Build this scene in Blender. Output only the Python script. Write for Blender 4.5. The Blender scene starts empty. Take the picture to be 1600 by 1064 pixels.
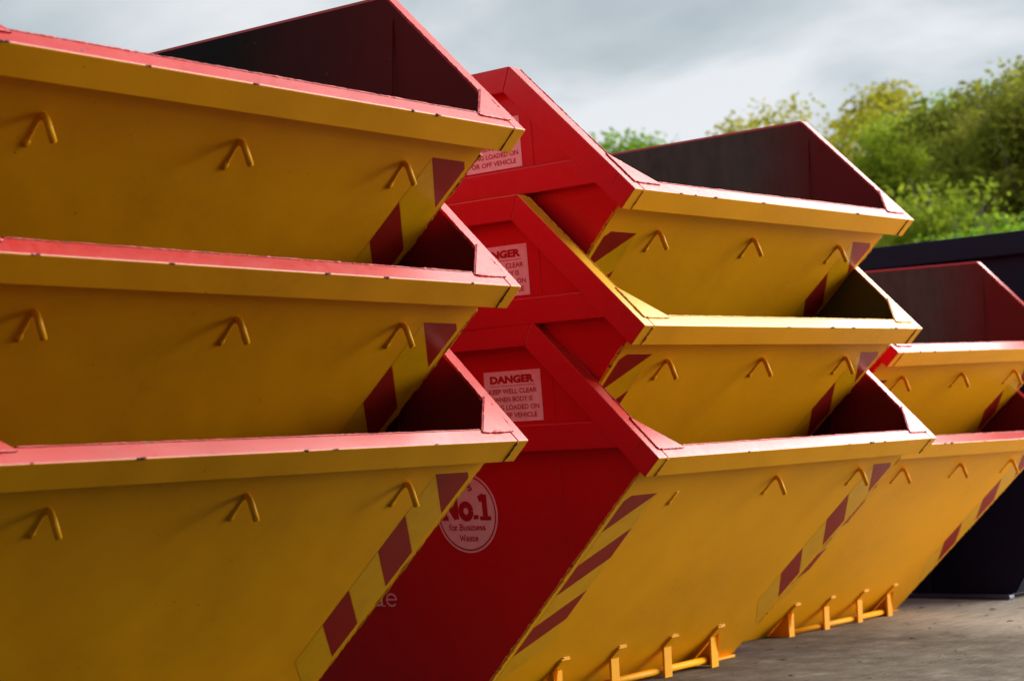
import bpy, bmesh, math, random
import numpy as np
from mathutils import Matrix, Vector, noise

R2 = math.sqrt(0.5)
sc = bpy.context.scene
C = sc.collection

# ------------------------------------------------------------------ camera
F_PX, PITCH, ROLL, YAW = 2813.44, 0.066593, -0.041666, 0.887933
CAM = Vector((-5.0804, -2.90414, 0.77957))
fw = Vector((math.sin(YAW) * math.cos(PITCH), math.cos(YAW) * math.cos(PITCH), math.sin(PITCH)))
rt = Vector((math.cos(YAW), -math.sin(YAW), 0.0))
up = rt.cross(fw)
rt2 = rt * math.cos(ROLL) + up * math.sin(ROLL)
up2 = -rt * math.sin(ROLL) + up * math.cos(ROLL)
cd = bpy.data.cameras.new('camera')
cam = bpy.data.objects.new('camera', cd)
C.objects.link(cam)
m = Matrix((rt2, up2, -fw)).transposed().to_4x4()
m.translation = CAM
cam.matrix_world = m
cd.sensor_fit = 'HORIZONTAL'
cd.sensor_width = 36.0
cd.lens = F_PX / 1600.0 * 36.0
cd.clip_start = 0.05
cd.clip_end = 2000
cd.dof.use_dof = True
cd.dof.focus_distance = 5.0
cd.dof.aperture_fstop = 4.5
sc.camera = cam

# ------------------------------------------------------------------ light
SUN_AZ = math.radians(118)       # from +Y towards +X
SUN_EL = math.radians(29)
sd = Vector((math.sin(SUN_AZ) * math.cos(SUN_EL), math.cos(SUN_AZ) * math.cos(SUN_EL), math.sin(SUN_EL)))
sl_ = bpy.data.lights.new('sun', 'SUN')
sl_.energy = 3.8
sl_.angle = math.radians(60)
sl_.color = (1.0, 0.965, 0.91)
sun = bpy.data.objects.new('sun', sl_)
sun.rotation_euler = sd.to_track_quat('Z', 'Y').to_euler()
sun.location = (8, 2, 9)
C.objects.link(sun)

w = bpy.data.worlds.new('World')
sc.world = w
w.use_nodes = True
nt = w.node_tree
nt.nodes.clear()
N = nt.nodes.new
def link(a, b): nt.links.new(a, b)
out = N('ShaderNodeOutputWorld')
bg = N('ShaderNodeBackground')
bg.inputs['Strength'].default_value = 0.1
sky = N('ShaderNodeTexSky')
sky.sky_type = 'NISHITA'
sky.sun_disc = False
sky.sun_elevation = SUN_EL
sky.sun_rotation = SUN_AZ
tc = N('ShaderNodeTexCoord')
sep = N('ShaderNodeSeparateXYZ')
link(tc.outputs['Generated'], sep.inputs[0])
addz = N('ShaderNodeMath'); addz.operation = 'ADD'; addz.inputs[1].default_value = 0.22
absz = N('ShaderNodeMath'); absz.operation = 'ABSOLUTE'
link(sep.outputs['Z'], absz.inputs[0]); link(absz.outputs[0], addz.inputs[0])
dv = N('ShaderNodeVectorMath'); dv.operation = 'DIVIDE'
cmb = N('ShaderNodeCombineXYZ')
for i in range(3): link(addz.outputs[0], cmb.inputs[i])
link(tc.outputs['Generated'], dv.inputs[0]); link(cmb.outputs[0], dv.inputs[1])
n1 = N('ShaderNodeTexNoise'); n1.inputs['Scale'].default_value = 2.4; n1.inputs['Detail'].default_value = 5; n1.inputs['Roughness'].default_value = 0.5
n1.inputs['Distortion'].default_value = 0.3
link(dv.outputs[0], n1.inputs['Vector'])
# cloud deck: paler where thin and low, greyer overhead folds
gr = N('ShaderNodeMapRange'); gr.inputs['From Min'].default_value = 0.14; gr.inputs['From Max'].default_value = 0.27
gr.inputs['To Min'].default_value = 0.24; gr.inputs['To Max'].default_value = 0.0
link(sep.outputs['Z'], gr.inputs['Value'])
sm = N('ShaderNodeMath'); sm.operation = 'ADD'
link(n1.outputs['Fac'], sm.inputs[0]); link(gr.outputs[0], sm.inputs[1])
ramp = N('ShaderNodeValToRGB')
ramp.color_ramp.elements[0].position = 0.40; ramp.color_ramp.elements[0].color = (0.455, 0.51, 0.535, 1)
ramp.color_ramp.elements[1].position = 0.72; ramp.color_ramp.elements[1].color = (0.98, 0.985, 1.0, 1)
e = ramp.color_ramp.elements.new(0.55); e.color = (0.64, 0.70, 0.72, 1)
link(sm.outputs[0], ramp.inputs[0])
sca = N('ShaderNodeVectorMath'); sca.operation = 'SCALE'; sca.inputs['Scale'].default_value = 3.9
link(ramp.outputs[0], sca.inputs[0])
mx = N('ShaderNodeMix'); mx.data_type = 'RGBA'; mx.inputs[0].default_value = 0.9
link(sky.outputs[0], mx.inputs[6]); link(sca.outputs[0], mx.inputs[7])
link(mx.outputs[2], bg.inputs['Color'])
link(bg.outputs[0], out.inputs['Surface'])

vs = sc.view_settings
vs.view_transform = 'Standard'
vs.look = 'None'
vs.exposure = 1.12
vs.gamma = 1.0
vs.use_curve_mapping = False

# ------------------------------------------------------------------ materials
def new_mat(name):
    mt = bpy.data.materials.new(name)
    mt.use_nodes = True
    t = mt.node_tree
    b = t.nodes['Principled BSDF']
    return mt, t, b
def nn(t, kind, **kw):
    n = t.nodes.new(kind)
    for k, v in kw.items():
        if k in n.inputs: n.inputs[k].default_value = v
        else: setattr(n, k, v)
    return n
def mixc(t, fac, a, b):
    n = t.nodes.new('ShaderNodeMix'); n.data_type = 'RGBA'
    for s, v in ((0, fac), (6, a), (7, b)):
        if isinstance(v, bpy.types.NodeSocket): t.links.new(v, n.inputs[s])
        else: n.inputs[s].default_value = v if s == 0 else (*v, 1)
    return n.outputs[2]
def rng(t, v, a, b, c=0.0, d=1.0):
    n = t.nodes.new('ShaderNodeMapRange')
    n.inputs['From Min'].default_value = a; n.inputs['From Max'].default_value = b
    n.inputs['To Min'].default_value = c; n.inputs['To Max'].default_value = d
    t.links.new(v, n.inputs['Value'])
    return n.outputs[0]
def mth(t, op, a, b):
    n = t.nodes.new('ShaderNodeMath'); n.operation = op
    for i, v in enumerate((a, b)):
        if isinstance(v, bpy.types.NodeSocket): t.links.new(v, n.inputs[i])
        else: n.inputs[i].default_value = v
    return n.outputs[0]

def paint(name, col, col2, rough=0.3, chip=(0.10, 0.045, 0.02), chips=0.735, coat=0.0, spec=0.6):
    """Sprayed steel paint: slightly uneven coat, grime, orange peel, small chips to rust."""
    mt, t, b = new_mat(name)
    geo = t.nodes.new('ShaderNodeNewGeometry')
    P = geo.outputs['Position']
    big = nn(t, 'ShaderNodeTexNoise', Scale=2.2, Detail=4.0, Roughness=0.55)
    t.links.new(P, big.inputs['Vector'])
    fine = nn(t, 'ShaderNodeTexNoise', Scale=38.0, Detail=5.0, Roughness=0.7)
    t.links.new(P, fine.inputs['Vector'])
    c = mixc(t, rng(t, big.outputs['Fac'], 0.35, 0.68), col, col2)
    # grime: faint, in patches
    gm = mth(t, 'MULTIPLY', rng(t, fine.outputs['Fac'], 0.5, 0.75, 0, 0.35), rng(t, big.outputs['Fac'], 0.48, 0.66))
    c = mixc(t, gm, c, tuple(x * 0.62 + 0.01 for x in col))
    ch = nn(t, 'ShaderNodeTexNoise', Scale=75.0, Detail=3.0, Roughness=0.6)
    t.links.new(P, ch.inputs['Vector'])
    chm = rng(t, ch.outputs['Fac'], chips, chips + 0.02)
    c = mixc(t, chm, c, chip)
    t.links.new(c, b.inputs['Base Color'])
    r = rng(t, fine.outputs['Fac'], 0.3, 0.7, rough - 0.06, rough + 0.09)
    t.links.new(r, b.inputs['Roughness'])
    b.inputs['Coat Weight'].default_value = coat
    b.inputs['Coat Roughness'].default_value = 0.25
    b.inputs['Specular IOR Level'].default_value = spec
    wav = nn(t, 'ShaderNodeTexNoise', Scale=4.5, Detail=2.0)
    t.links.new(P, wav.inputs['Vector'])
    b1 = nn(t, 'ShaderNodeBump', Strength=0.5, Distance=0.008)
    t.links.new(wav.outputs['Fac'], b1.inputs['Height'])
    pe = nn(t, 'ShaderNodeTexNoise', Scale=420.0, Detail=2.0)
    t.links.new(P, pe.inputs['Vector'])
    b2 = nn(t, 'ShaderNodeBump', Strength=0.12, Distance=0.001)
    t.links.new(pe.outputs['Fac'], b2.inputs['Height'])
    t.links.new(b1.outputs[0], b2.inputs['Normal'])
    b3 = nn(t, 'ShaderNodeBump', Strength=0.5, Distance=0.001, invert=True)
    t.links.new(chm, b3.inputs['Height']); t.links.new(b2.outputs[0], b3.inputs['Normal'])
    t.links.new(b3.outputs[0], b.inputs['Normal'])
    return mt

YEL = paint('yellow_paint', (0.95, 0.43, 0.002), (0.84, 0.37, 0.002), 0.45, spec=0.15)
YTOP = paint('yellow_top_paint', (0.80, 0.42, 0.012), (0.74, 0.38, 0.010), 0.36, chips=0.685, coat=0.28, spec=0.45)
RED = paint('red_paint', (0.62, 0.008, 0.014), (0.56, 0.006, 0.012), 0.36, chip=(0.06, 0.03, 0.02))
RTOP = paint('red_top_paint', (0.52, 0.016, 0.010), (0.46, 0.012, 0.008), 0.36, chips=0.685, coat=0.28, spec=0.45, chip=(0.09, 0.03, 0.02))

def weld_mat(name, col):
    mt, t, b = new_mat(name)
    geo = t.nodes.new('ShaderNodeNewGeometry')
    n = nn(t, 'ShaderNodeTexNoise', Scale=55.0, Detail=4.0, Roughness=0.7)
    t.links.new(geo.outputs['Position'], n.inputs['Vector'])
    c = mixc(t, rng(t, n.outputs['Fac'], 0.56, 0.66), col, (0.11, 0.045, 0.02))
    t.links.new(c, b.inputs['Base Color'])
    b.inputs['Roughness'].default_value = 0.4
    return mt
WY = weld_mat('yellow_weld', (0.74, 0.36, 0.01))
WR = weld_mat('red_weld', (0.50, 0.012, 0.012))

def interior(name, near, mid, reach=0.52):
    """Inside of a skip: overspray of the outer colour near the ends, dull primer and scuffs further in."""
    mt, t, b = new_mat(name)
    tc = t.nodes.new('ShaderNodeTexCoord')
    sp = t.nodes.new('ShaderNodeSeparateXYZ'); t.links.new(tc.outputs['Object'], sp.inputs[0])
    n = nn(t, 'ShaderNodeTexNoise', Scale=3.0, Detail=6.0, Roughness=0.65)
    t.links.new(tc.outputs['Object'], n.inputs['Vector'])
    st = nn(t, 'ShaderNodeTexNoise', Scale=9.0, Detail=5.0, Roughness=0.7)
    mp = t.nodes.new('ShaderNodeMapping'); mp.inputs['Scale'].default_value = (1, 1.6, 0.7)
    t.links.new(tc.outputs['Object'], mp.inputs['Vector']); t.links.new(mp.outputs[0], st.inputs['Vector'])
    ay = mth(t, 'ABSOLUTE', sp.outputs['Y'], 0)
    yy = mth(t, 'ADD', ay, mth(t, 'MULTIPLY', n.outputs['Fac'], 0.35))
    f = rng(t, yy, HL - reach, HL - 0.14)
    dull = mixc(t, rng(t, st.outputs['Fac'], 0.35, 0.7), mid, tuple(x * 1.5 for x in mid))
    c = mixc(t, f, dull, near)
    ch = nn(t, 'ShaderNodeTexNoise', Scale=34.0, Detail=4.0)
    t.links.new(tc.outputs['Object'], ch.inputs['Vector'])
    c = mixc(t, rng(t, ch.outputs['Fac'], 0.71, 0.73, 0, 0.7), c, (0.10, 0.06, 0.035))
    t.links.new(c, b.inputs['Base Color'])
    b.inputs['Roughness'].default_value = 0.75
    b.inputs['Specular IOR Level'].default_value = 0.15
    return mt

def flat(name, col, rough=0.4, var=0.12, scale=40.0):
    mt, t, b = new_mat(name)
    geo = t.nodes.new('ShaderNodeNewGeometry')
    n = nn(t, 'ShaderNodeTexNoise', Scale=scale, Detail=4.0)
    t.links.new(geo.outputs['Position'], n.inputs['Vector'])
    c = mixc(t, rng(t, n.outputs['Fac'], 0.3, 0.7), tuple(x * (1 - var) for x in col), tuple(min(1, x * (1 + var)) for x in col))
    t.links.new(c, b.inputs['Base Color'])
    b.inputs['Roughness'].default_value = rough
    return mt

def reflective(name, col):
    mt, t, b = new_mat(name)
    geo = t.nodes.new('ShaderNodeNewGeometry')
    v = nn(t, 'ShaderNodeTexVoronoi', Scale=260.0)
    t.links.new(geo.outputs['Position'], v.inputs['Vector'])
    n = nn(t, 'ShaderNodeTexNoise', Scale=18.0, Detail=4.0)
    t.links.new(geo.outputs['Position'], n.inputs['Vector'])
    c = mixc(t, rng(t, v.outputs['Distance'], 0.0, 0.8, 0, 0.5), col, tuple(x * 0.75 for x in col))
    c = mixc(t, rng(t, n.outputs['Fac'], 0.45, 0.75, 0, 0.3), c, tuple(x * 0.6 for x in col))
    t.links.new(c, b.inputs['Base Color'])
    b.inputs['Roughness'].default_value = 0.3
    b.inputs['Specular IOR Level'].default_value = 0.25
    return mt
SRED = reflective('sticker_red', (0.36, 0.018, 0.010))
SYEL = reflective('sticker_yellow', (0.88, 0.44, 0.004))
SIGNW = flat('sign_white', (0.92, 0.86, 0.83), 0.4, 0.06)
SIGNR = flat('sign_red', (0.46, 0.012, 0.016), 0.4, 0.05)
DECAL = flat('decal_white', (0.90, 0.82, 0.79), 0.4, 0.06)
NAVY = paint('navy_paint', (0.004, 0.009, 0.030), (0.003, 0.007, 0.022), 0.5, chip=(0.03, 0.02, 0.015), spec=0.2)
NAVYE = paint('navy_worn_paint', (0.05, 0.075, 0.14), (0.02, 0.03, 0.07), 0.4, chips=0.62)
DARK = flat('dark_rust', (0.22, 0.10, 0.010), 0.6, 0.5)

CHIP = flat('chipped_steel', (0.03, 0.016, 0.012), 0.8, 0.4, 200)

def concrete():
    mt, t, b = new_mat('concrete')
    geo = t.nodes.new('ShaderNodeNewGeometry'); P = geo.outputs['Position']
    a = nn(t, 'ShaderNodeTexNoise', Scale=0.7, Detail=8.0, Roughness=0.62); t.links.new(P, a.inputs['Vector'])
    mp = t.nodes.new('ShaderNodeMapping'); mp.inputs['Rotation'].default_value = (0, 0, 0.35); mp.inputs['Scale'].default_value = (1.0, 14, 1)
    t.links.new(P, mp.inputs['Vector'])
    s = nn(t, 'ShaderNodeTexNoise', Scale=4.0, Detail=7.0, Roughness=0.7); t.links.new(mp.outputs[0], s.inputs['Vector'])
    f = nn(t, 'ShaderNodeTexNoise', Scale=85.0, Detail=6.0, Roughness=0.8); t.links.new(P, f.inputs['Vector'])
    v = nn(t, 'ShaderNodeTexNoise', Scale=5.0, Detail=7.0, Roughness=0.72); t.links.new(P, v.inputs['Vector'])
    c = mixc(t, rng(t, a.outputs['Fac'], 0.32, 0.68), (0.34, 0.30, 0.24), (0.50, 0.46, 0.39))
    # brown dirt, darkened further to paint in the shade before the stacks
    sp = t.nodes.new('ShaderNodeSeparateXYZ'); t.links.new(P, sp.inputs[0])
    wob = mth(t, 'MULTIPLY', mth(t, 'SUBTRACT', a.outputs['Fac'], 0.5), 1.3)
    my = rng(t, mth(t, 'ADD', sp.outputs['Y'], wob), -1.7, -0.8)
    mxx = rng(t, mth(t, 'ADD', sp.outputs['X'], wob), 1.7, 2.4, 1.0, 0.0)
    dirt_shade = mth(t, 'MULTIPLY', mth(t, 'MULTIPLY', my, mxx), rng(t, v.outputs['Fac'], 0.40, 0.60, 0.97, 0.72))
    c = mixc(t, dirt_shade, c, (0.080, 0.063, 0.043))
    c = mixc(t, rng(t, s.outputs['Fac'], 0.46, 0.62, 0, 0.45), c, (0.055, 0.045, 0.034))
    c = mixc(t, rng(t, v.outputs['Fac'], 0.58, 0.70, 0, 0.40), c, (0.36, 0.33, 0.28))
    c = mixc(t, rng(t, f.outputs['Fac'], 0.52, 0.66, 0, 0.6), c, (0.045, 0.037, 0.028))
    t.links.new(c, b.inputs['Base Color'])
    b.inputs['Roughness'].default_value = 0.88
    b.inputs['Specular IOR Level'].default_value = 0.3
    h = mth(t, 'ADD', mth(t, 'MULTIPLY', f.outputs['Fac'], 0.6), mth(t, 'MULTIPLY', s.outputs['Fac'], 1.0))
    bm_ = nn(t, 'ShaderNodeBump', Strength=0.8, Distance=0.010)
    t.links.new(h, bm_.inputs['Height']); t.links.new(bm_.outputs[0], b.inputs['Normal'])
    return mt
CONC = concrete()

def leafmat(name, c1, c2, c3):
    mt, t, b = new_mat(name)
    geo = t.nodes.new('ShaderNodeNewGeometry')
    n = nn(t, 'ShaderNodeTexNoise', Scale=0.9, Detail=3.0); t.links.new(geo.outputs['Position'], n.inputs['Vector'])
    c = mixc(t, rng(t, n.outputs['Fac'], 0.35, 0.65), c1, c2)
    c = mixc(t, mth(t, 'MULTIPLY', geo.outputs['Random Per Island'], 0.6), c, c3)
    t.links.new(c, b.inputs['Base Color'])
    b.inputs['Roughness'].default_value = 0.75
    b.inputs['Specular IOR Level'].default_value = 0.15
    tr = t.nodes.new('ShaderNodeBsdfTranslucent'); t.links.new(c, tr.inputs['Color'])
    ms = t.nodes.new('ShaderNodeMixShader'); ms.inputs[0].default_value = 0.5
    t.links.new(b.outputs[0], ms.inputs[1]); t.links.new(tr.outputs[0], ms.inputs[2])
    t.links.new(ms.outputs[0], t.nodes['Material Output'].inputs['Surface'])
    return mt
LEAF = {
    'olive': leafmat('leaf_olive', (0.36, 0.36, 0.024), (0.44, 0.40, 0.026), (0.20, 0.21, 0.018)),
    'bright': leafmat('leaf_bright', (0.32, 0.42, 0.030), (0.40, 0.46, 0.035), (0.18, 0.26, 0.020)),
    'dark': leafmat('leaf_dark', (0.24, 0.28, 0.028), (0.34, 0.33, 0.04), (0.12, 0.15, 0.02)),
    'green': leafmat('leaf_green', (0.19, 0.36, 0.020), (0.26, 0.42, 0.026), (0.11, 0.22, 0.016)),
}
BARK = flat('bark', (0.09, 0.075, 0.055), 0.9, 0.35, 12)

# ------------------------------------------------------------------ mesh helpers
def mesh_obj(name, verts, faces, mats, parent=None, fmats=None, smooth=False, bevel=0.0, seg=2):
    me = bpy.data.meshes.new(name)
    bm = bmesh.new()
    vv = [bm.verts.new(v) for v in verts]
    for i, f in enumerate(faces):
        try:
            fc = bm.faces.new([vv[k] for k in f])
        except ValueError:
            continue
        fc.material_index = fmats[i] if fmats else 0
        fc.smooth = smooth
    bmesh.ops.recalc_face_normals(bm, faces=bm.faces)
    if bevel:
        bmesh.ops.bevel(bm, geom=bm.edges[:], offset=bevel, segments=seg, affect='EDGES', clamp_overlap=True, profile=0.5, material=-1)
    bm.to_mesh(me); bm.free()
    for mt in mats: me.materials.append(mt)
    o = bpy.data.objects.new(name, me)
    C.objects.link(o)
    if parent: o.parent = parent
    return o
HEX = [(0, 3, 2, 1), (4, 5, 6, 7), (0, 1, 5, 4), (1, 2, 6, 5), (2, 3, 7, 6), (3, 0, 4, 7)]
def hexa(name, p, mats, parent, fmats=None, bevel=0.0):
    return mesh_obj(name, p, HEX, mats, parent, fmats, bevel=bevel)
def box_pts(x0, x1, y0, y1, z0, z1):
    return [(x0, y0, z0), (x1, y0, z0), (x1, y1, z0), (x0, y1, z0), (x0, y0, z1), (x1, y0, z1), (x1, y1, z1), (x0, y1, z1)]
def plate(name, pts_out, pts_in, mats, parent, mo=0, mi=0, me_=0, bevel=0.0):
    n = len(pts_out)
    v = list(pts_out) + list(pts_in)
    f = [tuple(range(n)), tuple(range(2 * n - 1, n - 1, -1))]
    fm = [mo, mi]
    for i in range(n):
        j = (i + 1) % n
        f.append((i, j, n + j, n + i)); fm.append(me_)
    return mesh_obj(name, v, f, mats, parent, fm, bevel=bevel)
def tube(path, rad, sides=10, caps=True):
    """verts, faces of a tube along path; rad a number or one per point."""
    P = [Vector(p) for p in path]
    V, Fc = [], []
    ref = Vector((1, 0.13, 0.07))
    for i, p in enumerate(P):
        d = (P[min(i + 1, len(P) - 1)] - P[max(i - 1, 0)]).normalized()
        a = d.cross(ref)
        if a.length < 1e-3: a = d.cross(Vector((0, 0, 1)))
        a.normalize(); b = d.cross(a)
        r = rad[i] if hasattr(rad, '__len__') else rad
        for k in range(sides):
            t = 2 * math.pi * k / sides
            V.append(p + (a * math.cos(t) + b * math.sin(t)) * r)
    for i in range(len(P) - 1):
        for k in range(sides):
            k2 = (k + 1) % sides
            Fc.append((i * sides + k, i * sides + k2, (i + 1) * sides + k2, (i + 1) * sides + k))
    if caps:
        Fc.append(tuple(range(sides))[::-1]); Fc.append(tuple((len(P) - 1) * sides + k for k in range(sides)))
    return V, Fc
def tube_obj(name, path, rad, mat, parent, sides=10):
    V, Fc = tube(path, rad, sides)
    o = mesh_obj(name, V, Fc, [mat], parent, smooth=True)
    return o
def _bead(name, a, b, mat, parent, r=0.0016, step=0.006, seed=0, wob=0.0008, gaps=0.0):
    """A hand-laid weld bead: lumpy low ridge."""
    rnd = random.Random(seed)
    a, b = Vector(a), Vector(b)
    n = max(2, int((b - a).length / step))
    pts, rad = [], []
    for i in range(n + 1):
        t = i / n
        q = a.lerp(b, t)
        k = noise.noise(Vector((seed * 3.1 + i * 0.11, seed, 0.3)))
        q = q + Vector((rnd.uniform(-1, 1), rnd.uniform(-1, 1), rnd.uniform(-1, 1))) * wob * 0.6
        lump = 1.0 + 0.35 * rnd.uniform(-1, 1) + 0.6 * k
        if rnd.random() < 0.02: lump += rnd.uniform(0.6, 1.3)
        pts.append(q); rad.append(max(0.0006, r * lump))
    return tube_obj(name, pts, rad, mat, parent, 6)

# ------------------------------------------------------------------ stroke lettering (slab serif)
def arc(cx, cy, rx, ry, a0, a1, n=14):
    return [(cx + rx * math.cos(math.radians(a0 + (a1 - a0) * i / n)), cy + ry * math.sin(math.radians(a0 + (a1 - a0) * i / n))) for i in range(n + 1)]
X = 0.66   # x-height
GL = {
    'N': (0.95, [[(.17, 0), (.17, 1)], [(.17, .97), (.77, .03)], [(.77, 0), (.77, 1)], [(0, .035), (.36, .035)], [(0, .965), (.2, .965)], [(.58, .965), (.95, .965)]]),
    'o': (0.66, [arc(.33, X / 2, .25, X / 2 - .05, 0, 360, 24)]),
    '.': (0.30, [[(.15, 0), (.15, .17)]]),
    '1': (0.62, [[(.33, 0), (.33, 1)], [(.05, .80), (.33, .93)], [(.05, .035), (.60, .035)]]),
    'f': (0.42, [[(.16, 0), (.16, .75)] + arc(.34, .75, .18, .2, 180, 60, 8), [(0, X - .03), (.36, X - .03)], [(0, .03), (.34, .03)]]),
    'r': (0.48, [[(.15, 0), (.15, X)], [(.15, .38)] + arc(.36, .38, .21, .23, 180, 60, 8), [(0, .03), (.32, .03)], [(0, X - .03), (.15, X - .03)]]),
    'B': (0.74, [[(.15, 0), (.15, 1)], [(.0, .97), (.4, .97)] + arc(.4, .745, .19, .225, 90, -90, 10) + [(.15, .52)], [(.4, .52)] + arc(.42, .275, .23, .245, 90, -90, 10) + [(0, .03)]]),
    'u': (0.72, [[(.15, X), (.15, .26)] + arc(.34, .24, .19, .19, 180, 350, 10) + [(.54, .3)], [(.54, X), (.54, 0)], [(0, X - .03), (.15, X - .03)], [(.40, X - .03), (.54, X - .03)], [(.54, .03), (.70, .03)]]),
    's': (0.52, [arc(.26, .48, .18, .14, 30, 270, 12) + arc(.26, .19, .2, .15, 90, -150, 12)]),
    'i': (0.34, [[(.17, 0), (.17, X)], [(0, .03), (.34, .03)], [(.02, X - .03), (.17, X - .03)], [(.17, .82), (.17, .95)]]),
    'n': (0.76, [[(.15, 0), (.15, X)], [(.15, .4)] + arc(.37, .42, .2, .2, 180, 0, 10) + [(.57, 0)], [(0, .03), (.3, .03)], [(0, X - .03), (.15, X - .03)], [(.43, .03), (.72, .03)]]),
    'e': (0.62, [[(.07, .35), (.55, .35)] + arc(.31, X / 2, .24, X / 2 - .04, 5, 320, 22)]),
    'W': (1.15, [[(.1, 1), (.34, .0)], [(.31, .0), (.58, .88)], [(.56, .88), (.83, .0)], [(.80, .0), (1.05, 1)], [(0, .97), (.26, .97)], [(.9, .97), (1.15, .97)]]),
    'a': (0.62, [arc(.27, .46, .2, .17, 150, 0, 10) + [(.47, 0)], arc(.26, .2, .2, .16, 60, 330, 16), [(.47, .03), (.62, .03)]]),
    't': (0.46, [[(.17, .85), (.17, .2)] + arc(.33, .18, .16, .15, 180, 310, 8), [(0, X - .03), (.38, X - .03)]]),
    ' ': (0.34, []), 'l': (0.34, [[(.17, 0), (.17, 1)], [(0, .03), (.34, .03)], [(.02, .97), (.17, .97)]]),
}
def stroke_text(txt, h, width, thick):
    """2-D ribbons of txt scaled to cap height h and total width: (verts, faces), starting at x=0."""
    tot = sum(GL[c][0] for c in txt)
    sx = width / tot
    V, Fc = [], []
    x = 0.0
    lay = 0
    for c in txt:
        for st in GL[c][1]:
            p = [Vector(((x + a) * sx, b * h)) for a, b in st]
            base = len(V)
            for i, q in enumerate(p):
                if i == 0: d = p[1] - p[0]
                elif i == len(p) - 1: d = p[-1] - p[-2]
                else: d = (p[i] - p[i - 1]).normalized() + (p[i + 1] - p[i]).normalized()
                if d.length < 1e-9: d = Vector((1, 0))
                d.normalize(); nrm = Vector((-d.y, d.x))
                horiz = abs(d.y) < 0.1 and len(p) == 2
                tt = thick * (0.62 if horiz else 1.0)
                V.append((q.x + nrm.x * tt / 2, q.y + nrm.y * tt / 2, lay * 4e-5))
                V.append((q.x - nrm.x * tt / 2, q.y - nrm.y * tt / 2, lay * 4e-5))
            for i in range(len(p) - 1):
                a = base + 2 * i
                Fc.append((a, a + 1, a + 3, a + 2))
            lay = (lay + 1) % 7
        x += GL[c][0]
    return V, Fc
def sans_text(txt, height, width, bold=0.0):
    cu = bpy.data.curves.new('t', 'FONT'); cu.body = txt; cu.size = 1.0; cu.offset = bold; cu.resolution_u = 3
    o = bpy.data.objects.new('t', cu); C.objects.link(o)
    dg = bpy.context.evaluated_depsgraph_get()
    me = bpy.data.meshes.new_from_object(o.evaluated_get(dg))
    vs_ = [v.co.copy() for v in me.vertices]; fs = [tuple(p.vertices) for p in me.polygons]
    bpy.data.objects.remove(o); bpy.data.curves.remove(cu); bpy.data.meshes.remove(me)
    x0 = min(v.x for v in vs_); x1 = max(v.x for v in vs_); y0 = min(v.y for v in vs_); y1 = max(v.y for v in vs_)
    return [((v.x - x0) / (x1 - x0) * width, (v.y - y0) / (y1 - y0) * height, 0) for v in vs_], fs

# ------------------------------------------------------------------ ground
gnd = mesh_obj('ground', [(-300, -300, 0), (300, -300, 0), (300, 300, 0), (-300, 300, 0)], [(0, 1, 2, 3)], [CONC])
gnd['kind'] = 'structure'

# dark paving added on the left to cut ground bounce onto the nearest stack
def added_tarmac():
    mt, t, b = new_mat('added_tarmac')
    geo = t.nodes.new('ShaderNodeNewGeometry')
    n = nn(t, 'ShaderNodeTexNoise', Scale=90.0, Detail=5.0, Roughness=0.8); t.links.new(geo.outputs['Position'], n.inputs['Vector'])
    n2 = nn(t, 'ShaderNodeTexNoise', Scale=0.8, Detail=5.0); t.links.new(geo.outputs['Position'], n2.inputs['Vector'])
    c = mixc(t, n.outputs['Fac'], (0.022, 0.021, 0.020), (0.055, 0.053, 0.050))
    c = mixc(t, rng(t, n2.outputs['Fac'], 0.5, 0.7, 0, 0.5), c, (0.06, 0.055, 0.048))
    t.links.new(c, b.inputs['Base Color']); b.inputs['Roughness'].default_value = 0.95; b.inputs['Specular IOR Level'].default_value = 0.2
    bm_ = nn(t, 'ShaderNodeBump', Strength=0.7, Distance=0.005); t.links.new(n.outputs['Fac'], bm_.inputs['Height']); t.links.new(bm_.outputs[0], b.inputs['Normal'])
    return mt
tm = mesh_obj('added_tarmac', [(-80, -60, 0.004), (-3.0, -60, 0.004), (-1.75, -1.2, 0.004), (-1.15, 0.4, 0.004), (-1.0, 40, 0.004), (-80, 40, 0.004)], [(0, 1, 2, 3, 4, 5)], [added_tarmac()])
tm['kind'] = 'structure'

# ------------------------------------------------------------------ the skip
W2 = 0.875          # half width over the rim
LEN = 3.30          # length over the rim
HL = LEN / 2
HE = 0.7946         # height of the end rim above the base
ZD = 0.424          # rise from end rim to the top rail
SL = 0.037          # outward lean of the sides above the end rim
RD, RS = 0.075, 0.046   # rail: depth of face, width of top
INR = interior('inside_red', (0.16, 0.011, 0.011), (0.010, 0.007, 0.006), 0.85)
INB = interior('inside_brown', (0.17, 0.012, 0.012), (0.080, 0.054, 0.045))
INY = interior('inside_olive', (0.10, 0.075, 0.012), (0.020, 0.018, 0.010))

def P(x, y, z):
    """fit frame (origin: middle of the front rim edge) -> skip frame (origin: middle of the base)"""
    return (x, y - HL, z + HE)
def lean(side, off, z):
    return side * (W2 - off + SL * max(z, 0.0))
def wallx(side, z, t=0.0):
    if z >= 0: return side * (W2 - 0.043 - t + SL * z)
    return side * (W2 - 0.043 - t + z * ((0.0670 + NEST[0]) / 0.7946))
NEST = [0.0]        # extra draft of a skip that sits inside another
PA = Vector((0.1126, -0.0527)); PB = Vector((0.8638, -0.7946))   # end panel line in (y, z)
PL_ = (PB - PA).length
PD = (PB - PA) / PL_
PNRM = Vector((PD.y, -PD.x))                                       # outward: towards -y, -z
if PNRM.x > 0: PNRM = -PNRM
def on_panel(x, v, out=0.0):
    q = PA + PD * v + PNRM * out
    return (x, q.x, q.y)

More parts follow.
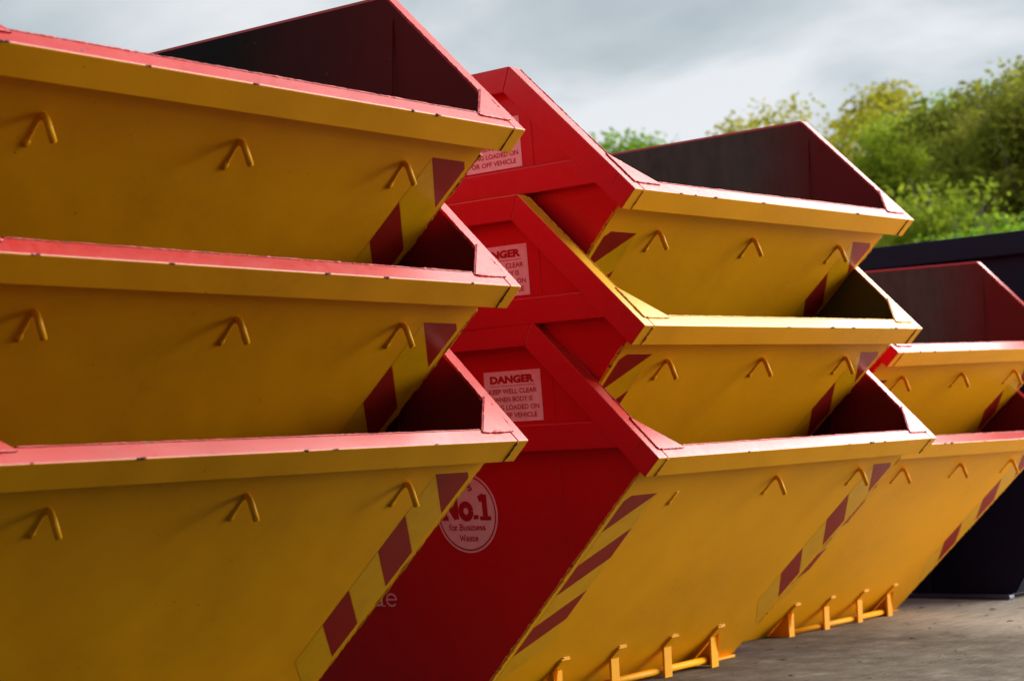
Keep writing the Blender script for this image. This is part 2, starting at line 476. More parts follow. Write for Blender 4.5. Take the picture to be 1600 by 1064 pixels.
_sign_cache = {}
def sign_meshes():
    if _sign_cache: return _sign_cache
    parts = []
    Ws = 0.221
    for txt, h, wd, zc, bold in (('DANGER', .0245, .173, .1165, 0.060), ('KEEP WELL CLEAR', .0150, .187, .0855, .018),
                                 ('WHEN BODY IS', .0150, .150, .0610, .018), ('BEING LOADED ON', .0150, .198, .0365, .018),
                                 ('OR OFF VEHICLE', .0150, .178, .0125, .018)):
        v, f = sans_text(txt, h, wd, bold)
        x0 = (Ws - wd) / 2
        parts.append(([(a + x0, b + zc, c) for a, b, c in v], f))
    x0 = (Ws - .176) / 2
    parts.append(([(x0, .1085, 0), (x0 + .176, .1085, 0), (x0 + .176, .1100, 0), (x0, .1100, 0)], [(0, 1, 2, 3)]))
    _sign_cache['p'] = parts
    return _sign_cache

def side_map(y_left, z0, out):
    """2-D (a along reading direction, b up) on the outside of the left wall -> skip frame"""
    def f(a, b, c=0.0):
        y = y_left - a; z = z0 + b
        return P(wallx(-1, z) - out - c, y, z)
    return f

def make_skip(name, label, group, pose, top='red', inner='red', stickers=0.0, base_extra=0.0, front_only=True,
              sign=True, decal=False, bent_hook=False, nested=False, detail=True, seed=1):
    rnd = random.Random(seed)
    bead = _bead if detail else (lambda *a, **k: None)
    NEST[0] = float(nested) * 0.030
    x, y, z, yaw, ro, pi = pose
    A = Matrix(((math.cos(ro), 0, math.sin(ro)), (0, 1, 0), (-math.sin(ro), 0, math.cos(ro))))
    B = Matrix(((1, 0, 0), (0, math.cos(pi), -math.sin(pi)), (0, math.sin(pi), math.cos(pi))))
    Yw = Matrix(((math.cos(yaw), -math.sin(yaw), 0), (math.sin(yaw), math.cos(yaw), 0), (0, 0, 1)))
    Rm = Yw @ B @ A
    root = bpy.data.objects.new(name, None)
    C.objects.link(root)
    M4 = Rm.to_4x4(); M4.translation = Vector((x, y, z)) + Rm @ Vector((0, HL, -HE))
    root.matrix_world = M4
    root.empty_display_size = 0.2
    root['label'] = label; root['category'] = 'skip'; root['group'] = group
    TOP = RTOP if top == 'red' else YTOP
    WT = WR if top == 'red' else WY
    IN = {'red': INR, 'brown': INB, 'olive': INY}[inner]
    D = (0, R2, -R2)     # depth direction of the rails on the front cut
    def cut(xx, s, d):   # point on the front: s up along the cut plane, d behind it
        return P(xx, (s + d) * R2, (s - d) * R2)
    def cutb(xx, s, d):  # the same at the back
        return P(xx, LEN - (s + d) * R2, (s - d) * R2)
    # ---- walls of the body
    T = 0.006
    for side in (-1, 1):
        def pt(yy, zz, t): return P(wallx(side, zz, t), yy, zz)
        prof = [(0.058, 0.0), (0.030, 0.024), (ZD - 0.003, ZD - 0.009), (LEN - ZD + 0.003, ZD - 0.009), (LEN - 0.030, 0.024), (LEN - 0.058, 0.0)]
        low = [(0.066, 0.0), (LEN - 0.066, 0.0), (LEN - PB.x - 0.006, -HE), (PB.x + 0.006, -HE)]
        v, f, fm = [], [], []
        for poly in (prof, low):
            b0 = len(v); n = len(poly)
            v += [pt(a, b, 0) for a, b in poly] + [pt(a, b, T) for a, b in poly]
            f.append(tuple(b0 + i for i in range(n))); fm.append(0)
            f.append(tuple(b0 + n + i for i in reversed(range(n)))); fm.append(1)
            for i in range(n):
                j = (i + 1) % n
                if (poly is prof and i == n - 1) or (poly is low and i == 0): continue
                f.append((b0 + i, b0 + j, b0 + n + j, b0 + n + i)); fm.append(0)
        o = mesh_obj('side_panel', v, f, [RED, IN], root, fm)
        # recalc can flip open shells: fix by hand
        sw = o
        for yy in (0.393, LEN - 0.393):
            bead('seam', pt(yy, 0.345, -0.0002), pt(yy, 0.005, -0.0002), RED, sw, 0.0016, 0.02, seed + 7, 0.0003)
            bead('seam', pt(yy, -0.005, -0.0002), pt(yy, -0.29, -0.0002), RED, sw, 0.0016, 0.02, seed + 8, 0.0003)
            bead('seam', pt(yy, 0.355, T + 0.0002), pt(yy, -0.28, T + 0.0002), IN, sw, 0.003, 0.015, seed + 9, 0.0006)
    # end panels
    for back in (False, True):
        def q(xx, v, o_=0.0):
            a = on_panel(xx, v, o_)
            return P(a[0], LEN - a[1] if back else a[1], a[2])
        v0 = -0.085
        xa = W2 - 0.0440; xb = W2 - 0.102 - NEST[0]
        po = [q(-xa, v0), q(xa, v0), q(xb, PL_), q(-xb, PL_)]
        pi_ = [q(-xa, v0, -T), q(xa, v0, -T), q(xb, PL_, -T), q(-xb, PL_, -T)]
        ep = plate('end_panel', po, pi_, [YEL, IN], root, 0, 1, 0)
        if back or not detail: continue
        front = ep
        # rough flame-cut edge welds down both sides of the panel
        for s in (-1, 1):
            bead('weld_bead', q(s * (xa - 0.002), 0.0, -T * .5), q(s * (xb + 0.002), PL_ - 0.01, -T * .5), WY, ep, 0.0036, 0.009, seed * 5 + s, 0.0014)
        # reflective stickers: three red and three yellow pieces on each side
        wd, red, per, slope = 0.150, 0.130, 0.271, 0.147
        def edge(v): return W2 - 0.0472 - (0.102 + NEST[0] - 0.0472) * v / PL_ - 0.021
        jig = rnd.uniform(-0.008, 0.008)
        for s in (-1, 1):
            vt = 0.028 + stickers * (1 if s > 0 else 1) + (0.045 if s < 0 and stickers >= 0 else 0.006) + jig
            def pc(a, b):   # a 0 inner..1 outer, b along
                v = vt + b
                return (s * (edge(v) - wd * (1 - a)), v)
            def piece(bi0, bi1, mat, last=False):
                """parallelogram inner bi0..bi1, outer shifted by slope; clipped at b=0"""
                poly = [(0, bi0), (0, bi1), (1, bi1 + slope), (1, bi0 + slope)]
                # clip b >= 0
                outp = []
                for i in range(4):
                    a1, b1 = poly[i]; a2, b2 = poly[(i + 1) % 4]
                    if b1 >= 0: outp.append((a1, b1))
                    if (b1 >= 0) != (b2 >= 0):
                        t = -b1 / (b2 - b1); outp.append((a1 + (a2 - a1) * t, 0.0))
                lim = 0.86
                outp2 = []
                for i in range(len(outp)):
                    a1, b1 = outp[i]; a2, b2 = outp[(i + 1) % len(outp)]
                    if b1 <= lim: outp2.append((a1, b1))
                    if (b1 <= lim) != (b2 <= lim):
                        t = (lim - b1) / (b2 - b1); outp2.append((a1 + (a2 - a1) * t, lim))
                if len(outp2) < 3: return
                p0 = [q(*pc(a, b), 0.0005) for a, b in outp2]
                p1 = [q(*pc(a, b), 0.0001) for a, b in outp2]
                plate('reflective_sticker', p0, p1, [mat], ep)
            g = 0.0012
            for k in range(3):
                piece(k * per - red + 0.003 + g, k * per + 0.003 - g, SRED)
                piece(k * per + 0.003 + g, k * per + (per - red) + 0.003 - g, SYEL)
    # floor plate and its front lip
    fx = W2 - 0.106 - NEST[0]
    hexa('floor_plate', [P(*t) for t in [(-fx, PB.x - 0.004, -HE - base_extra), (fx, PB.x - 0.004, -HE - base_extra), (fx, LEN - PB.x, -HE - base_extra), (-fx, LEN - PB.x, -HE - base_extra),
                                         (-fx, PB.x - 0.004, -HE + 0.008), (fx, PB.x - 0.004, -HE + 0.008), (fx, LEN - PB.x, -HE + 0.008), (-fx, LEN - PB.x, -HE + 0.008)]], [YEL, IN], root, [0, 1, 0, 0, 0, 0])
    hexa('base_flat', [P(*t) for t in box_pts(-fx + 0.01, fx - 0.01, PB.x - 0.035, PB.x + 0.01, -HE + 0.001, -HE + 0.011)], [YEL], root, bevel=0.002)
    # ---- rails
    xe = W2 - RS - 0.0015
    for cb in (cut, cutb):
        hexa('end_rail', [cb(-xe, 0, 0), cb(xe, 0, 0), cb(xe, 0, RD), cb(-xe, 0, RD), cb(-xe, RS, 0), cb(xe, RS, 0), cb(xe, RS, RD), cb(-xe, RS, RD)],
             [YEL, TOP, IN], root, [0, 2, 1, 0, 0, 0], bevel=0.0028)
        for s in (-1, 1):
            # diagonal rail, mitred to the top rail
            SA = ZD / R2
            mt_ = RD * math.tan(math.pi / 8)
            pts = []
            for (sv, dv_) in ((0, 0), (0, RD)):
                pts += [(sv, dv_)]
            def dp(off, sv, dv_):
                zz = (sv - dv_) * R2
                return cb(lean(s, off, zz), sv, dv_)
            p = [dp(0, 0, 0), dp(RS, 0, 0), dp(RS, 0, RD), dp(0, 0, RD), dp(0, SA, 0), dp(RS, SA, 0), dp(RS, SA - mt_, RD), dp(0, SA - mt_, RD)]
            # faces: 0 front cap, 1 mitre end, 2 cut-plane top, 3 inner, 4 under, 5 outer
            hexa('diagonal_rail', p, [YEL, TOP, RED], root, [0, 2, 1, 2, 2, 2], bevel=0.0028)
            # gusset in the corner, lying in the cut plane
            ga = W2 - 0.165; gb = 0.168
            def gp(xx, sv, dv_):
                zz = (sv - dv_) * R2
                return cb(s * (xx + SL * max(zz, 0) * 0.9), sv, dv_)
            tri = [(ga, RS - 0.012), (W2 - RS + 0.012, gb), (W2 - RS + 0.012, RS - 0.012)]
            gs = plate('corner_gusset', [gp(a, b, -0.0045) for a, b in tri], [gp(a, b, 0.004) for a, b in tri], [TOP], root, bevel=0.0012)
            bead('weld_bead', gp(ga + 0.006, RS - 0.012, -0.002), gp(W2 - RS, RS - 0.012, -0.002), WT, gs, 0.0030, 0.006, seed * 3 + 11 + s, 0.0012)
            bead('weld_bead', gp(W2 - RS + 0.012, RS - 0.006, -0.002), gp(W2 - RS + 0.012, gb - 0.004, -0.002), WT, gs, 0.0026, 0.006, seed * 3 + 17 + s, 0.0012)
            bead('weld_bead', gp(ga, RS - 0.010, 0.0), gp(W2 - RS + 0.010, gb, 0.0), WT, gs, 0.0024, 0.007, seed * 3 + 23 + s, 0.001)
            # bead along the inside edge of the diagonal rail
            bead('weld_bead', dp(RS, gb, -0.0005), dp(RS, SA - 0.01, -0.0005), WT, gs, 0.0017, 0.007, seed * 3 + 29 + s, 0.0008)
        er = root.children[-1]
        bead('weld_bead', cb(-ga, RS, -0.0003), cb(ga, RS, -0.0003), WT, root, 0.0017, 0.007, seed * 7 + 3, 0.0008)
    for s in (-1, 1):
        def tp(off, yy, zz): return P(lean(s, off, zz), yy, zz)
        mt_ = RD * math.tan(math.pi / 8)
        y0, y1 = ZD + 0.0008, LEN - ZD - 0.0008
        p = [tp(0, y0 + mt_, ZD - RD), tp(RS, y0 + mt_, ZD - RD), tp(RS, y1 - mt_, ZD - RD), tp(0, y1 - mt_, ZD - RD), tp(0, y0, ZD), tp(RS, y0, ZD), tp(RS, y1, ZD), tp(0, y1, ZD)]
        hexa('top_rail', p, [RED, TOP], root, [0, 1, 0, 0, 0, 0], bevel=0.0028)
        za, zb = 0.034, 0.114
        k = RD / R2 + 0.001
        p = [tp(0.004, za + k, za), tp(RS, za + k, za), tp(RS, LEN - za - k, za), tp(0.004, LEN - za - k, za), tp(0.004, zb + k, zb), tp(RS, zb + k, zb), tp(RS, LEN - zb - k, zb), tp(0.004, LEN - zb - k, zb)]
        hexa('lower_rail', p, [RED], root, bevel=0.003)
        # weld lines across the red rails near the corners
        for (c0, c1) in (((0.076, 0.0), (0.076, RD)),):
            a = P(lean(s, -0.0004, .04), (c0[0] + c0[1]) * R2, (c0[0] - c0[1]) * R2); b = P(lean(s, -0.0004, 0), (c1[0] + c1[1]) * R2, (c1[0] - c1[1]) * R2)
            bead('weld_bead', a, b, WR, root, 0.0016, 0.006, seed + 31, 0.0008)
        # lifting lugs on the sides (towards the middle, mostly out of sight)
        for yy in (HL - 0.22, HL + 0.22):
            p = tube([P(s * (W2 - 0.02), yy, -0.16), P(s * (W2 + 0.075), yy, -0.16)], 0.032, 14)
            mesh_obj('lifting_lug', p[0], p[1], [RED], root, smooth=False)
    # weld line across the yellow rim where the end rail meets the side rails
    for s in (-1, 1):
        bead('weld_bead', cut(s * (xe + 0.001), -0.0003, 0.004), cut(s * (xe + 0.001), -0.0003, RD - 0.003), DARK if s > 0 else WY, root, 0.0026, 0.005, seed + 41 + s, 0.0007)
    # knocks on the front edge of the rim where the paint has gone
    for i in range(5 if detail else 0):
        xk = rnd.uniform(-0.8, 0.75); lk = rnd.uniform(0.006, 0.022)
        bead('paint_chip', cut(xk, 0.0012, 0.0012), cut(xk + lk, 0.0016, 0.0010), CHIP, root, 0.0021, 0.003, seed * 9 + i, 0.0012)
    # ---- sheet hooks: bent rods
    for i, hx in enumerate((-0.547, 0.004, 0.561)):
        hx += rnd.uniform(-0.006, 0.006)
        tw = rnd.uniform(-0.006, 0.006)
        a = Vector((0.203, -0.138)); b = Vector((0.1465, -0.0795)); c = Vector((0.1205, -0.1500))
        pts = []
        def bez(t):   # rounded corner at b
            return None
        k = 0.44
        p1 = b + (a - b) * k; p2 = b + (c - b) * k
        path = [a + (a - b) * 0.12, a, p1]
        for t in (0.2, 0.4, 0.6, 0.8):
            path.append(p1 * (1 - t) ** 2 + b * 2 * t * (1 - t) + p2 * t * t)
        path += [p2, c]
        if bent_hook and i == 0: path = path[:3]
        pp = [P(hx + tw * j / len(path), u.x, u.y) for j, u in enumerate(path)]
        h = tube_obj('sheet_hook', pp, 0.0077, YEL, root, 12)
        cpt = Vector(P(hx, a.x - 0.003, a.y - 0.001))
        V, Fc = tube([cpt + Vector((0, 0.003, 0.003)), cpt + Vector((0, -0.003, -0.0028))], [0.0112, 0.0082], 10)
        mesh_obj('weld_collar', V, Fc, [YEL], h, smooth=True)
    # ---- tipping brackets and bar
    bw = 0.046
    for i, bx in enumerate((-0.470, -0.155, 0.160, 0.460)):
        t = 0.008
        a = on_panel(0, 0.835, 0.0005); b = on_panel(0, 0.890, 0.0005)
        ay, az = a[1], a[2]; by, bz = b[1], b[2]
        oy, oz = PNRM.x * t, PNRM.y * t
        prof_out = [(ay + oy, az + oz), (by + oy - 0.001, bz + oz + 0.002), (by + oy, -HE + 0.002)]
        prof_in = [(ay, az), (by + 0.003, bz), (by + oy + t, -HE + 0.002)]
        v = [P(bx, *u) for u in prof_out] + [P(bx + bw, *u) for u in prof_out] + [P(bx, *u) for u in prof_in] + [P(bx + bw, *u) for u in prof_in]
        f = [(0, 1, 4, 3), (1, 2, 5, 4), (6, 9, 10, 7), (7, 10, 11, 8), (0, 3, 9, 6), (2, 8, 11, 5), (0, 6, 7, 1), (1, 7, 8, 2), (3, 4, 10, 9), (4, 5, 11, 10)]
        br = mesh_obj('tipping_bracket', v, f, [YEL], root, bevel=0.0014)
        bead('weld_bead', P(bx + 0.003, ay, az + 0.001), P(bx + bw - 0.003, ay, az + 0.001), WY, br, 0.0028, 0.006, seed + 51 + i)
        if i in (0, 3):
            # side cheek closing the outer brackets
            xs = bx + 0.004 if i == 0 else bx + bw - 0.010
            c1 = on_panel(0, 0.865, 0.002); c2 = on_panel(0, PL_ - 0.012, 0.002)
            cy = by + oy + t
            pts = [(c1[1], c1[2] - 0.010), (cy, bz - 0.004), (cy, -HE + 0.006), (c2[1], -HE + 0.006)]
            plate('cheek', [P(xs, *u) for u in pts], [P(xs + 0.006, *u) for u in pts], [YEL], br)
    tube_obj('tipping_bar', [P(-0.462, 0.768, -HE + 0.030), P(0.50, 0.768, -HE + 0.030)], 0.0125, YEL, root, 14)
    # ---- danger sign and lettering on the left side
    if sign:
        mp = side_map(0.657, 0.127, 0.0)
        p0 = [(0, 0), (0.221, 0), (0.221, 0.154), (0, 0.154)]
        sg = plate('danger_sign', [mp(a, b, 0.0016) for a, b in p0], [mp(a, b, 0.0003) for a, b in p0], [SIGNW], root)
        for v, f in sign_meshes()['p']:
            mesh_obj('lettering', [mp(a, b, 0.0022 + c) for a, b, c in v], f, [SIGNR], sg)
    if decal:
        cy_, cz_, rr = 0.773, -0.147, 0.125
        mp = side_map(cy_, cz_, 0.0)
        def disc(r0, r1, out_, mat, nm, par):
            n = 72
            v, f = [], []
            for i in range(n):
                t = 2 * math.pi * i / n
                v += [mp(r0 * math.cos(t), r0 * math.sin(t), out_), mp(r1 * math.cos(t), r1 * math.sin(t), out_)]
            for i in range(n):
                j = (i + 1) % n
                f.append((2 * i, 2 * i + 1, 2 * j + 1, 2 * j))
            if r0 == 0:
                v = [mp(r1 * math.cos(2 * math.pi * i / n), r1 * math.sin(2 * math.pi * i / n), out_) for i in range(n)]; f = [tuple(range(n))]
            return mesh_obj(nm, v, f, [mat], par)
        dc = disc(0, rr, 0.0010, DECAL, 'round_decal', root)
        disc(0.1135, 0.1185, 0.0016, SIGNR, 'ring', dc)
        for txt, h, wd, th, xa_, zb_ in (('No.1', 0.076, 0.205, 0.0205, -0.106, -0.020), ('for Business', 0.0185, 0.150, 0.0033, -0.079, -0.054),
                                         ('Waste', 0.0185, 0.078, 0.0033, -0.040, -0.088), ('rs', 0.028, 0.044, 0.0050, -0.012, 0.069)):
            v, f = stroke_text(txt, h, wd, th)
            mesh_obj('lettering', [mp(a + xa_, b + zb_, 0.0016 + c) for a, b, c in v], f, [SIGNR], dc)
        v, f = stroke_text('lue', 0.066, 0.150, 0.0062)
        mp2 = side_map(1.109 + 0.150 - 0.004, -0.447, 0.0)
        mesh_obj('lettering', [mp2(a, b, 0.0012 + c) for a, b, c in v], f, [DECAL], root)
    return root

ST1, ST2, ST3 = 'skips in the nearest stack', 'skips in the middle stack', 'skips in the far stack'
make_skip('skip', 'yellow skip at the top of the nearest stack, its open inside dark against the sky', ST1, (-2.3790, -0.1101, 1.6019, 0.0451, -0.022, 0.0003), inner='red', sign=True, nested=2.2, seed=1)
make_skip('skip', 'yellow skip in the middle of the nearest stack, bright red lip under the top one', ST1, (-2.3582, -0.05, 1.2139, 0.0356, -0.0125, -0.0016), inner='red', stickers=0.006, nested=1.6, seed=2)
make_skip('skip', 'yellow skip at the bottom of the nearest stack, largest yellow end with striped edge', ST1, (-2.3264, -0.0283, 0.8198, 0.0371, -0.0121, -0.0007), inner='red', base_extra=0.027, seed=3)
make_skip('skip', 'topmost skip of the middle stack, bright red side, brown inside wall, trees behind', ST2, (0.0006, 0.0399, 1.5646, 0.0004, -0.0253, 0.0002), inner='brown', nested=1.6, seed=4)
make_skip('skip', 'red sided skip with cream yellow lip, middle one of the middle stack', ST2, (-0.0225, 0.0154, 1.1682, 0.0053, -0.0257, 0.004), top='yellow', inner='olive', stickers=-0.006, nested=2.0, seed=5)
make_skip('skip', 'bottom skip of the middle stack, white round No.1 decal on its red side', ST2, (0.0001, 0.0, 0.7841, 0.0, -0.0164, 0.0007), inner='red', decal=True, bent_hook=True, seed=6)
make_skip('skip', 'upper skip of the far two-high stack, dark red inside, pink lip', ST3, (1.9741, 0.2602, 1.1562, 0.0159, -0.0351, 0.018), inner='brown', sign=True, nested=1.6, seed=7)
make_skip('skip', 'lower skip of the far two-high stack, tipping bar close to the bare concrete', ST3, (1.9681, 0.2858, 0.7801, 0.0315, -0.007, 0.0008), inner='red', seed=8)

# unseen tall stack, added to keep sun and sky off the nearest stack
ST0 = 'skips in the unseen stack added for shade'
for nm, cx_, cnt in (('six high', 0.30, 6),):
    for k in range(cnt):
        nth = ('lowest', 'second', 'third', 'fourth', 'fifth', 'sixth')[k] if k < cnt - 1 else 'topmost'
        make_skip('skip', nth + ' skip of the ' + nm + ' stack added unseen to shade the nearest stack', ST0,
                  (cx_ + 0.012 * (k % 2), -2.25 - 0.015 * (k % 3), 0.7946 + 0.395 * k, math.pi + 0.008 * (k % 2), 0.0, 0.0), sign=False, nested=k > 0, detail=False, seed=31 + k)

# ------------------------------------------------------------------ large navy container beyond
def make_container():
    root = bpy.data.objects.new('navy_container', None)
    C.objects.link(root)
    root.location = (4.35, 3.4, 0.0)
    root['label'] = 'large navy blue steel container standing beyond the far stack'
    root['category'] = 'container'
    ox, oy = 4.35, 3.4
    def Q(x, y, z): return (x - ox, y - oy, z)
    x0, x1 = 3.36, 5.35
    yf, yb = 0.84, 6.0
    H = 1.80
    sl = 0.95          # run of the sloping front
    prof = [(yf, 0.03), (yf - sl * 1.5 / 1.6, 1.5), (yf - sl, H - 0.10), (yb, H - 0.10), (yb, 0.03)]
    for s, xx, xi in ((-1, x0, x0 + 0.006), (1, x1, x1 - 0.006)):
        plate('side_panel', [Q(xx, a, b) for a, b in prof], [Q(xi, a, b) for a, b in prof], [NAVY], root)
        xo = xx + s * 0.055
        xa, xb = min(xo, xx - s * 0.004), max(xo, xx - s * 0.004)
        hexa('top_rail', [Q(*t) for t in box_pts(xa, xb, yf - sl - 0.02, yb, H - 0.115, H)], [NAVY], root, bevel=0.006)
        hexa('bottom_rail', [Q(*t) for t in box_pts(xa + 0.0, xb, yf + 0.01, yb, 0.0, 0.024)], [NAVYE], root, bevel=0.006)
        for k in range(6):
            yy = 1.28 + k * 0.86
            hexa('rib', [Q(*t) for t in box_pts(xa + 0.012, xb - 0.012, yy, yy + 0.075, 0.026, H - 0.118)], [NAVY], root, bevel=0.005)
    plate('front_panel', [Q(x0, yf, 0.03), Q(x1, yf, 0.03), Q(x1, yf - sl, H - 0.1), Q(x0, yf - sl, H - 0.1)],
          [Q(x0, yf + 0.008, 0.03), Q(x1, yf + 0.008, 0.03), Q(x1, yf - sl + 0.008, H - 0.1), Q(x0, yf - sl + 0.008, H - 0.1)], [NAVY], root)
    hexa('front_rail', [Q(*t) for t in box_pts(x0 - 0.05, x1 + 0.05, yf - sl - 0.085, yf - sl - 0.022, H - 0.115, H - 0.002)], [NAVY], root, bevel=0.006)
    hexa('back_panel', [Q(*t) for t in box_pts(x0 + 0.008, x1 - 0.008, yb - 0.03, yb - 0.02, 0.03, H - 0.12)], [NAVY], root)
    hexa('floor_plate', [Q(*t) for t in box_pts(x0 + 0.008, x1 - 0.008, yf + 0.02, yb - 0.04, 0.02, 0.04)], [NAVY], root)
make_container()

# ------------------------------------------------------------------ unseen shed added to block skylight from the left and behind
def make_blocker_shed():
    root = bpy.data.objects.new('blocker_shed', None)
    C.objects.link(root)
    root.location = (-9.5, -4.0, 0)
    root['label'] = 'dark grey corrugated shed added unseen left of the yard to block skylight'
    root['category'] = 'shed'
    CL = flat('blocker_cladding', (0.040, 0.044, 0.048), 0.7, 0.2, 3)
    def clad(a, b, h, out_):
        """box-profile sheeting from a to b (skirt to eaves), ribs standing out along out_"""
        v, f = [], []
        a, b = Vector(a), Vector(b)
        n = int((b - a).length / 0.11)
        for i in range(n + 1):
            q = a.lerp(b, i / n) + (Vector(out_) * 0.035 if (i // 2) % 2 else Vector((0, 0, 0)))
            v += [q, q + Vector((0, 0, h))]
        for i in range(n): f.append((2 * i, 2 * i + 1, 2 * i + 3, 2 * i + 2))
        mesh_obj('wall', v, f, [CL], root)
    H1 = 6.0
    # long range on the left and a wing across the end of the yard
    clad((3.0, -4.2, 0), (3.0, 5.5, 0), H1, (1, 0, 0))
    clad((3.0, -4.2, 0), (8.2, -4.2, 0), H1, (0, 1, 0))
    clad((8.2, -4.2, 0), (8.2, -9.0, 0), H1, (1, 0, 0))
    clad((-3.0, -9.0, 0), (8.2, -9.0, 0), H1, (0, -1, 0))
    clad((-3.0, -9.0, 0), (-3.0, 5.5, 0), H1, (-1, 0, 0))
    clad((-3.0, 5.5, 0), (3.0, 5.5, 0), H1, (0, 1, 0))
    pts = [(-3.2, -9.2), (8.4, -9.2), (8.4, -4.0), (3.2, -4.0), (3.2, 5.7), (-3.2, 5.7)]
    plate('roof', [(a, b, H1 + 0.01) for a, b in pts], [(a, b, H1 + 0.16) for a, b in pts], [CL], root)
make_blocker_shed()

# ------------------------------------------------------------------ trees
def make_tree(name, label, cat, loc, height, rx, kind, nclump, nleaf, leaf, seed, low=0.25, sparse=0.0):
    rnd = random.Random(seed)
    rg = np.random.default_rng(seed)
    root = bpy.data.objects.new(name, None)
    C.objects.link(root)
    root.location = (loc[0], loc[1], 0)
    root['label'] = label; root['category'] = cat; root['group'] = 'trees beyond the yard'
    # clump centres: shell-weighted, uneven
    cents = []
    zc = height * (1 + low) / 2; rz = height * (1 - low) / 2
    for i in range(nclump):
        for _ in range(30):
            d = Vector((rnd.gauss(0, 1), rnd.gauss(0, 1), rnd.gauss(0, 1))).normalized()
            r = rnd.uniform(0.35, 1.0) ** 0.6
            k = 0.78 + 0.34 * noise.noise(d * 1.7 + Vector((seed, 0, 0)))
            q = Vector((d.x * rx * r * k, d.y * rx * r * k, zc + d.z * rz * r * min(1.0, k + 0.15)))
            if q.z > height * low * 0.7: break
        cents.append((q, rnd.uniform(0.45, 1.0)))
    # trunk and limbs
    V, Fc = [], []
    def add(path, rad, sides=7):
        v, f = tube(path, rad, sides)
        b = len(V)
        V.extend(v); Fc.extend(tuple(b + i for i in g) for g in f)
    tr = 0.016 * height + 0.05
    bend = [Vector((rnd.uniform(-.15, .15) * t, rnd.uniform(-.15, .15) * t, t * height * 0.8)) for t in (0, .2, .4, .6, .8, 1)]
    add(bend, [tr, tr * .85, tr * .7, tr * .5, tr * .32, tr * .12], 9)
    for q, s in cents[::2]:
        t = min(0.75, max(0.15, q.z / height * 0.62))
        a = Vector((0, 0, t * height * 0.8 / 1.0))
        md = a.lerp(q, 0.55) + Vector((0, 0, -0.12 * (q - a).length + 0.25))
        add([a, a.lerp(md, .5), md, q], [tr * .32, tr * .24, tr * .16, 0.012], 5)
        for _ in range(3):
            e_ = q + Vector((rnd.gauss(0, .4), rnd.gauss(0, .4), rnd.uniform(0.1, 0.7)))
            add([md.lerp(q, .6), e_], [0.018, 0.005], 4)
    o = mesh_obj('trunk', V, Fc, [BARK], root, smooth=True)
    # crown
    L = []
    for q, s in cents:
        n = int(nleaf * 1.7 * s * (1 - sparse * rnd.random()))
        sg = (0.30 + 0.035 * height) * s * 0.8
        pts = np.clip(rg.normal(0, 1, (n, 3)), -1.7, 1.7) * np.array([sg, sg, sg * 0.7]) + np.array(q)
        L.append(pts)
    pts = np.concatenate(L)
    n = len(pts)
    a = rg.normal(0, 1, (n, 3)); a[:, 2] *= 0.6; a /= np.linalg.norm(a, axis=1, keepdims=True)
    b = rg.normal(0, 1, (n, 3)); b -= a * (a * b).sum(1, keepdims=True); b /= np.linalg.norm(b, axis=1, keepdims=True)
    sz = leaf * 0.8 * rg.uniform(0.6, 1.3, (n, 1))
    quad = np.stack([pts - a * sz, pts + b * sz * 0.5, pts + a * sz, pts - b * sz * 0.5], 1).reshape(-1, 3)
    me = bpy.data.meshes.new('crown')
    me.vertices.add(4 * n); me.vertices.foreach_set('co', quad.astype(np.float32).ravel())
    me.loops.add(4 * n); me.loops.foreach_set('vertex_index', np.arange(4 * n, dtype=np.int32))
    me.polygons.add(n); me.polygons.foreach_set('loop_start', np.arange(0, 4 * n, 4, dtype=np.int32))
    me.polygons.foreach_set('loop_total', np.full(n, 4, dtype=np.int32))
    me.update(calc_edges=True)
    me.materials.append(LEAF[kind])
    o = bpy.data.objects.new('crown', me); C.objects.link(o); o.parent = root
    return root

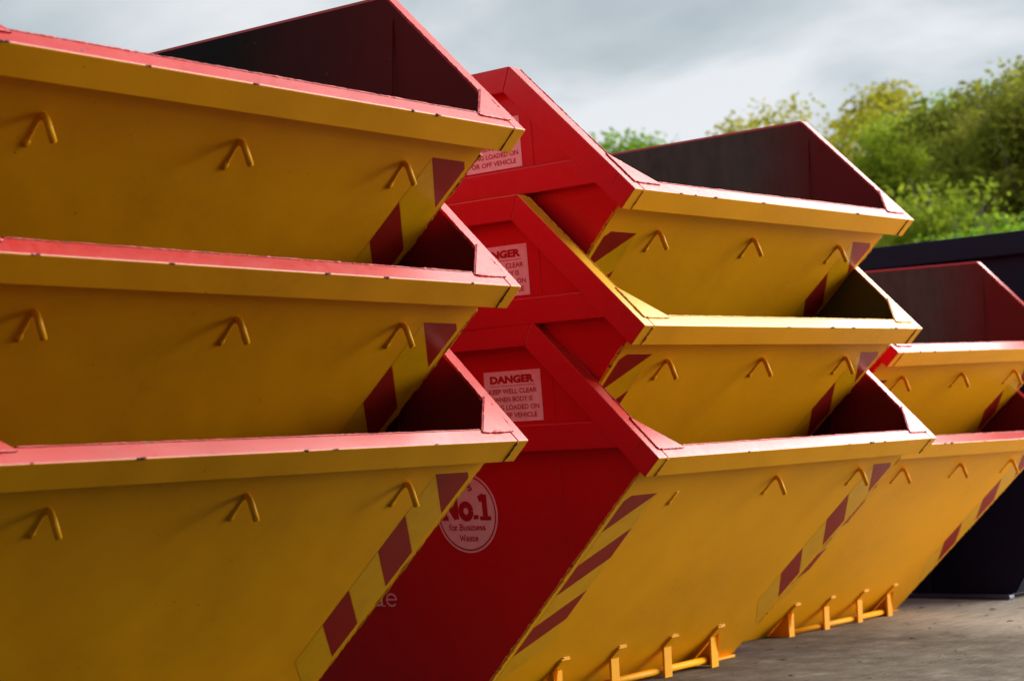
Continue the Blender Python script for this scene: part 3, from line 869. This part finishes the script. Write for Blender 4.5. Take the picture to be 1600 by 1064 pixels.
TREES = [
    ('small_tree', 'small lone green tree top showing between the two stacks', 'tree', (32.6, 23.3), 9.6, 1.25, 'green', 24, 330, 0.10, 11, 0.3, 0.0),
    ('olive_tree', 'low yellow green tree just showing over the brown skip wall', 'tree', (31.6, 19.6), 8.7, 1.9, 'olive', 46, 420, 0.10, 12, 0.2, 0.2),
    ('olive_tree', 'sparse olive tree with thin leafy top behind the brown skip wall', 'tree', (29.4, 17.0), 8.8, 1.9, 'olive', 44, 360, 0.09, 13, 0.15, 0.4),
    ('olive_tree', 'thin topped olive tree right of the upper skip corner', 'tree', (27.4, 14.6), 8.4, 1.9, 'olive', 46, 360, 0.09, 14, 0.15, 0.45),
    ('olive_tree', 'tall thin olive tree rising behind the yellow green tree', 'tree', (25.4, 12.5), 7.1, 1.9, 'olive', 46, 360, 0.09, 15, 0.15, 0.4),
    ('lime_tree', 'broad yellow green tree right of the middle stack', 'tree', (22.4, 10.9), 6.3, 2.1, 'bright', 60, 420, 0.085, 16, 0.12, 0.1),
    ('lime_tree', 'rounded yellow green tree behind the apex of the upper skip', 'tree', (24.9, 13.2), 6.8, 2.0, 'olive', 54, 400, 0.085, 17, 0.12, 0.1),
    ('dark_tree', 'tall dark green tree filling the right edge, tallest of the trees', 'tree', (21.9, 8.6), 7.3, 2.4, 'dark', 74, 430, 0.085, 18, 0.1, 0.1),
    ('dark_tree', 'dark olive tree cut by the right edge of the view', 'tree', (19.8, 6.9), 6.8, 2.3, 'dark', 70, 430, 0.085, 19, 0.1, 0.1),
    ('green_tree', 'fresh green tree top beside the dark tree at the right', 'tree', (24.7, 11.0), 7.5, 1.6, 'green', 46, 380, 0.085, 20, 0.15, 0.2),
    ('leafy_bush', 'bright green bush above the navy container rail', 'bush', (16.7, 7.5), 4.2, 1.5, 'bright', 60, 380, 0.065, 21, 0.05, 0.0),
    ('leafy_bush', 'green bush low at the right edge above the navy container', 'bush', (15.2, 5.9), 3.7, 1.3, 'green', 56, 380, 0.065, 22, 0.05, 0.0),
    ('leafy_bush', 'green bush right beside the upper skip corner', 'bush', (17.6, 8.9), 3.9, 1.3, 'bright', 56, 360, 0.065, 23, 0.05, 0.0),
]
for t in TREES:
    make_tree(*t)

# ------------------------------------------------------------------ litter on the concrete
rnd = random.Random(5)
V, Fc = [], []
for i in range(900):
    x = rnd.uniform(-2.0, 3.2); y = rnd.uniform(-2.6, 1.1)
    s = rnd.choice((0.002, 0.0025, 0.003, 0.004, 0.005, 0.009)) * rnd.uniform(0.6, 1.3)
    e1 = rnd.uniform(0.8, 3.2)
    an = rnd.uniform(0, 3.14)
    b = len(V)
    for k in range(6):
        t = k * math.pi / 3
        px, py = s * e1 * math.cos(t) * rnd.uniform(.7, 1.2), s * math.sin(t) * rnd.uniform(.7, 1.2)
        V.append((x + px * math.cos(an) - py * math.sin(an), y + px * math.sin(an) + py * math.cos(an), 0.0005))
    V.append((x + rnd.uniform(-s, s) * .4, y + rnd.uniform(-s, s) * .4, s * rnd.uniform(0.3, 0.7)))
    for k in range(6): Fc.append((b + k, b + (k + 1) % 6, b + 6))
o = mesh_obj('litter', V, Fc, [flat('litter', (0.10, 0.085, 0.065), 0.9, 0.5, 8)])
o['kind'] = 'stuff'; o['label'] = 'scattered grit and dead leaf scraps on the concrete'; o['category'] = 'litter'
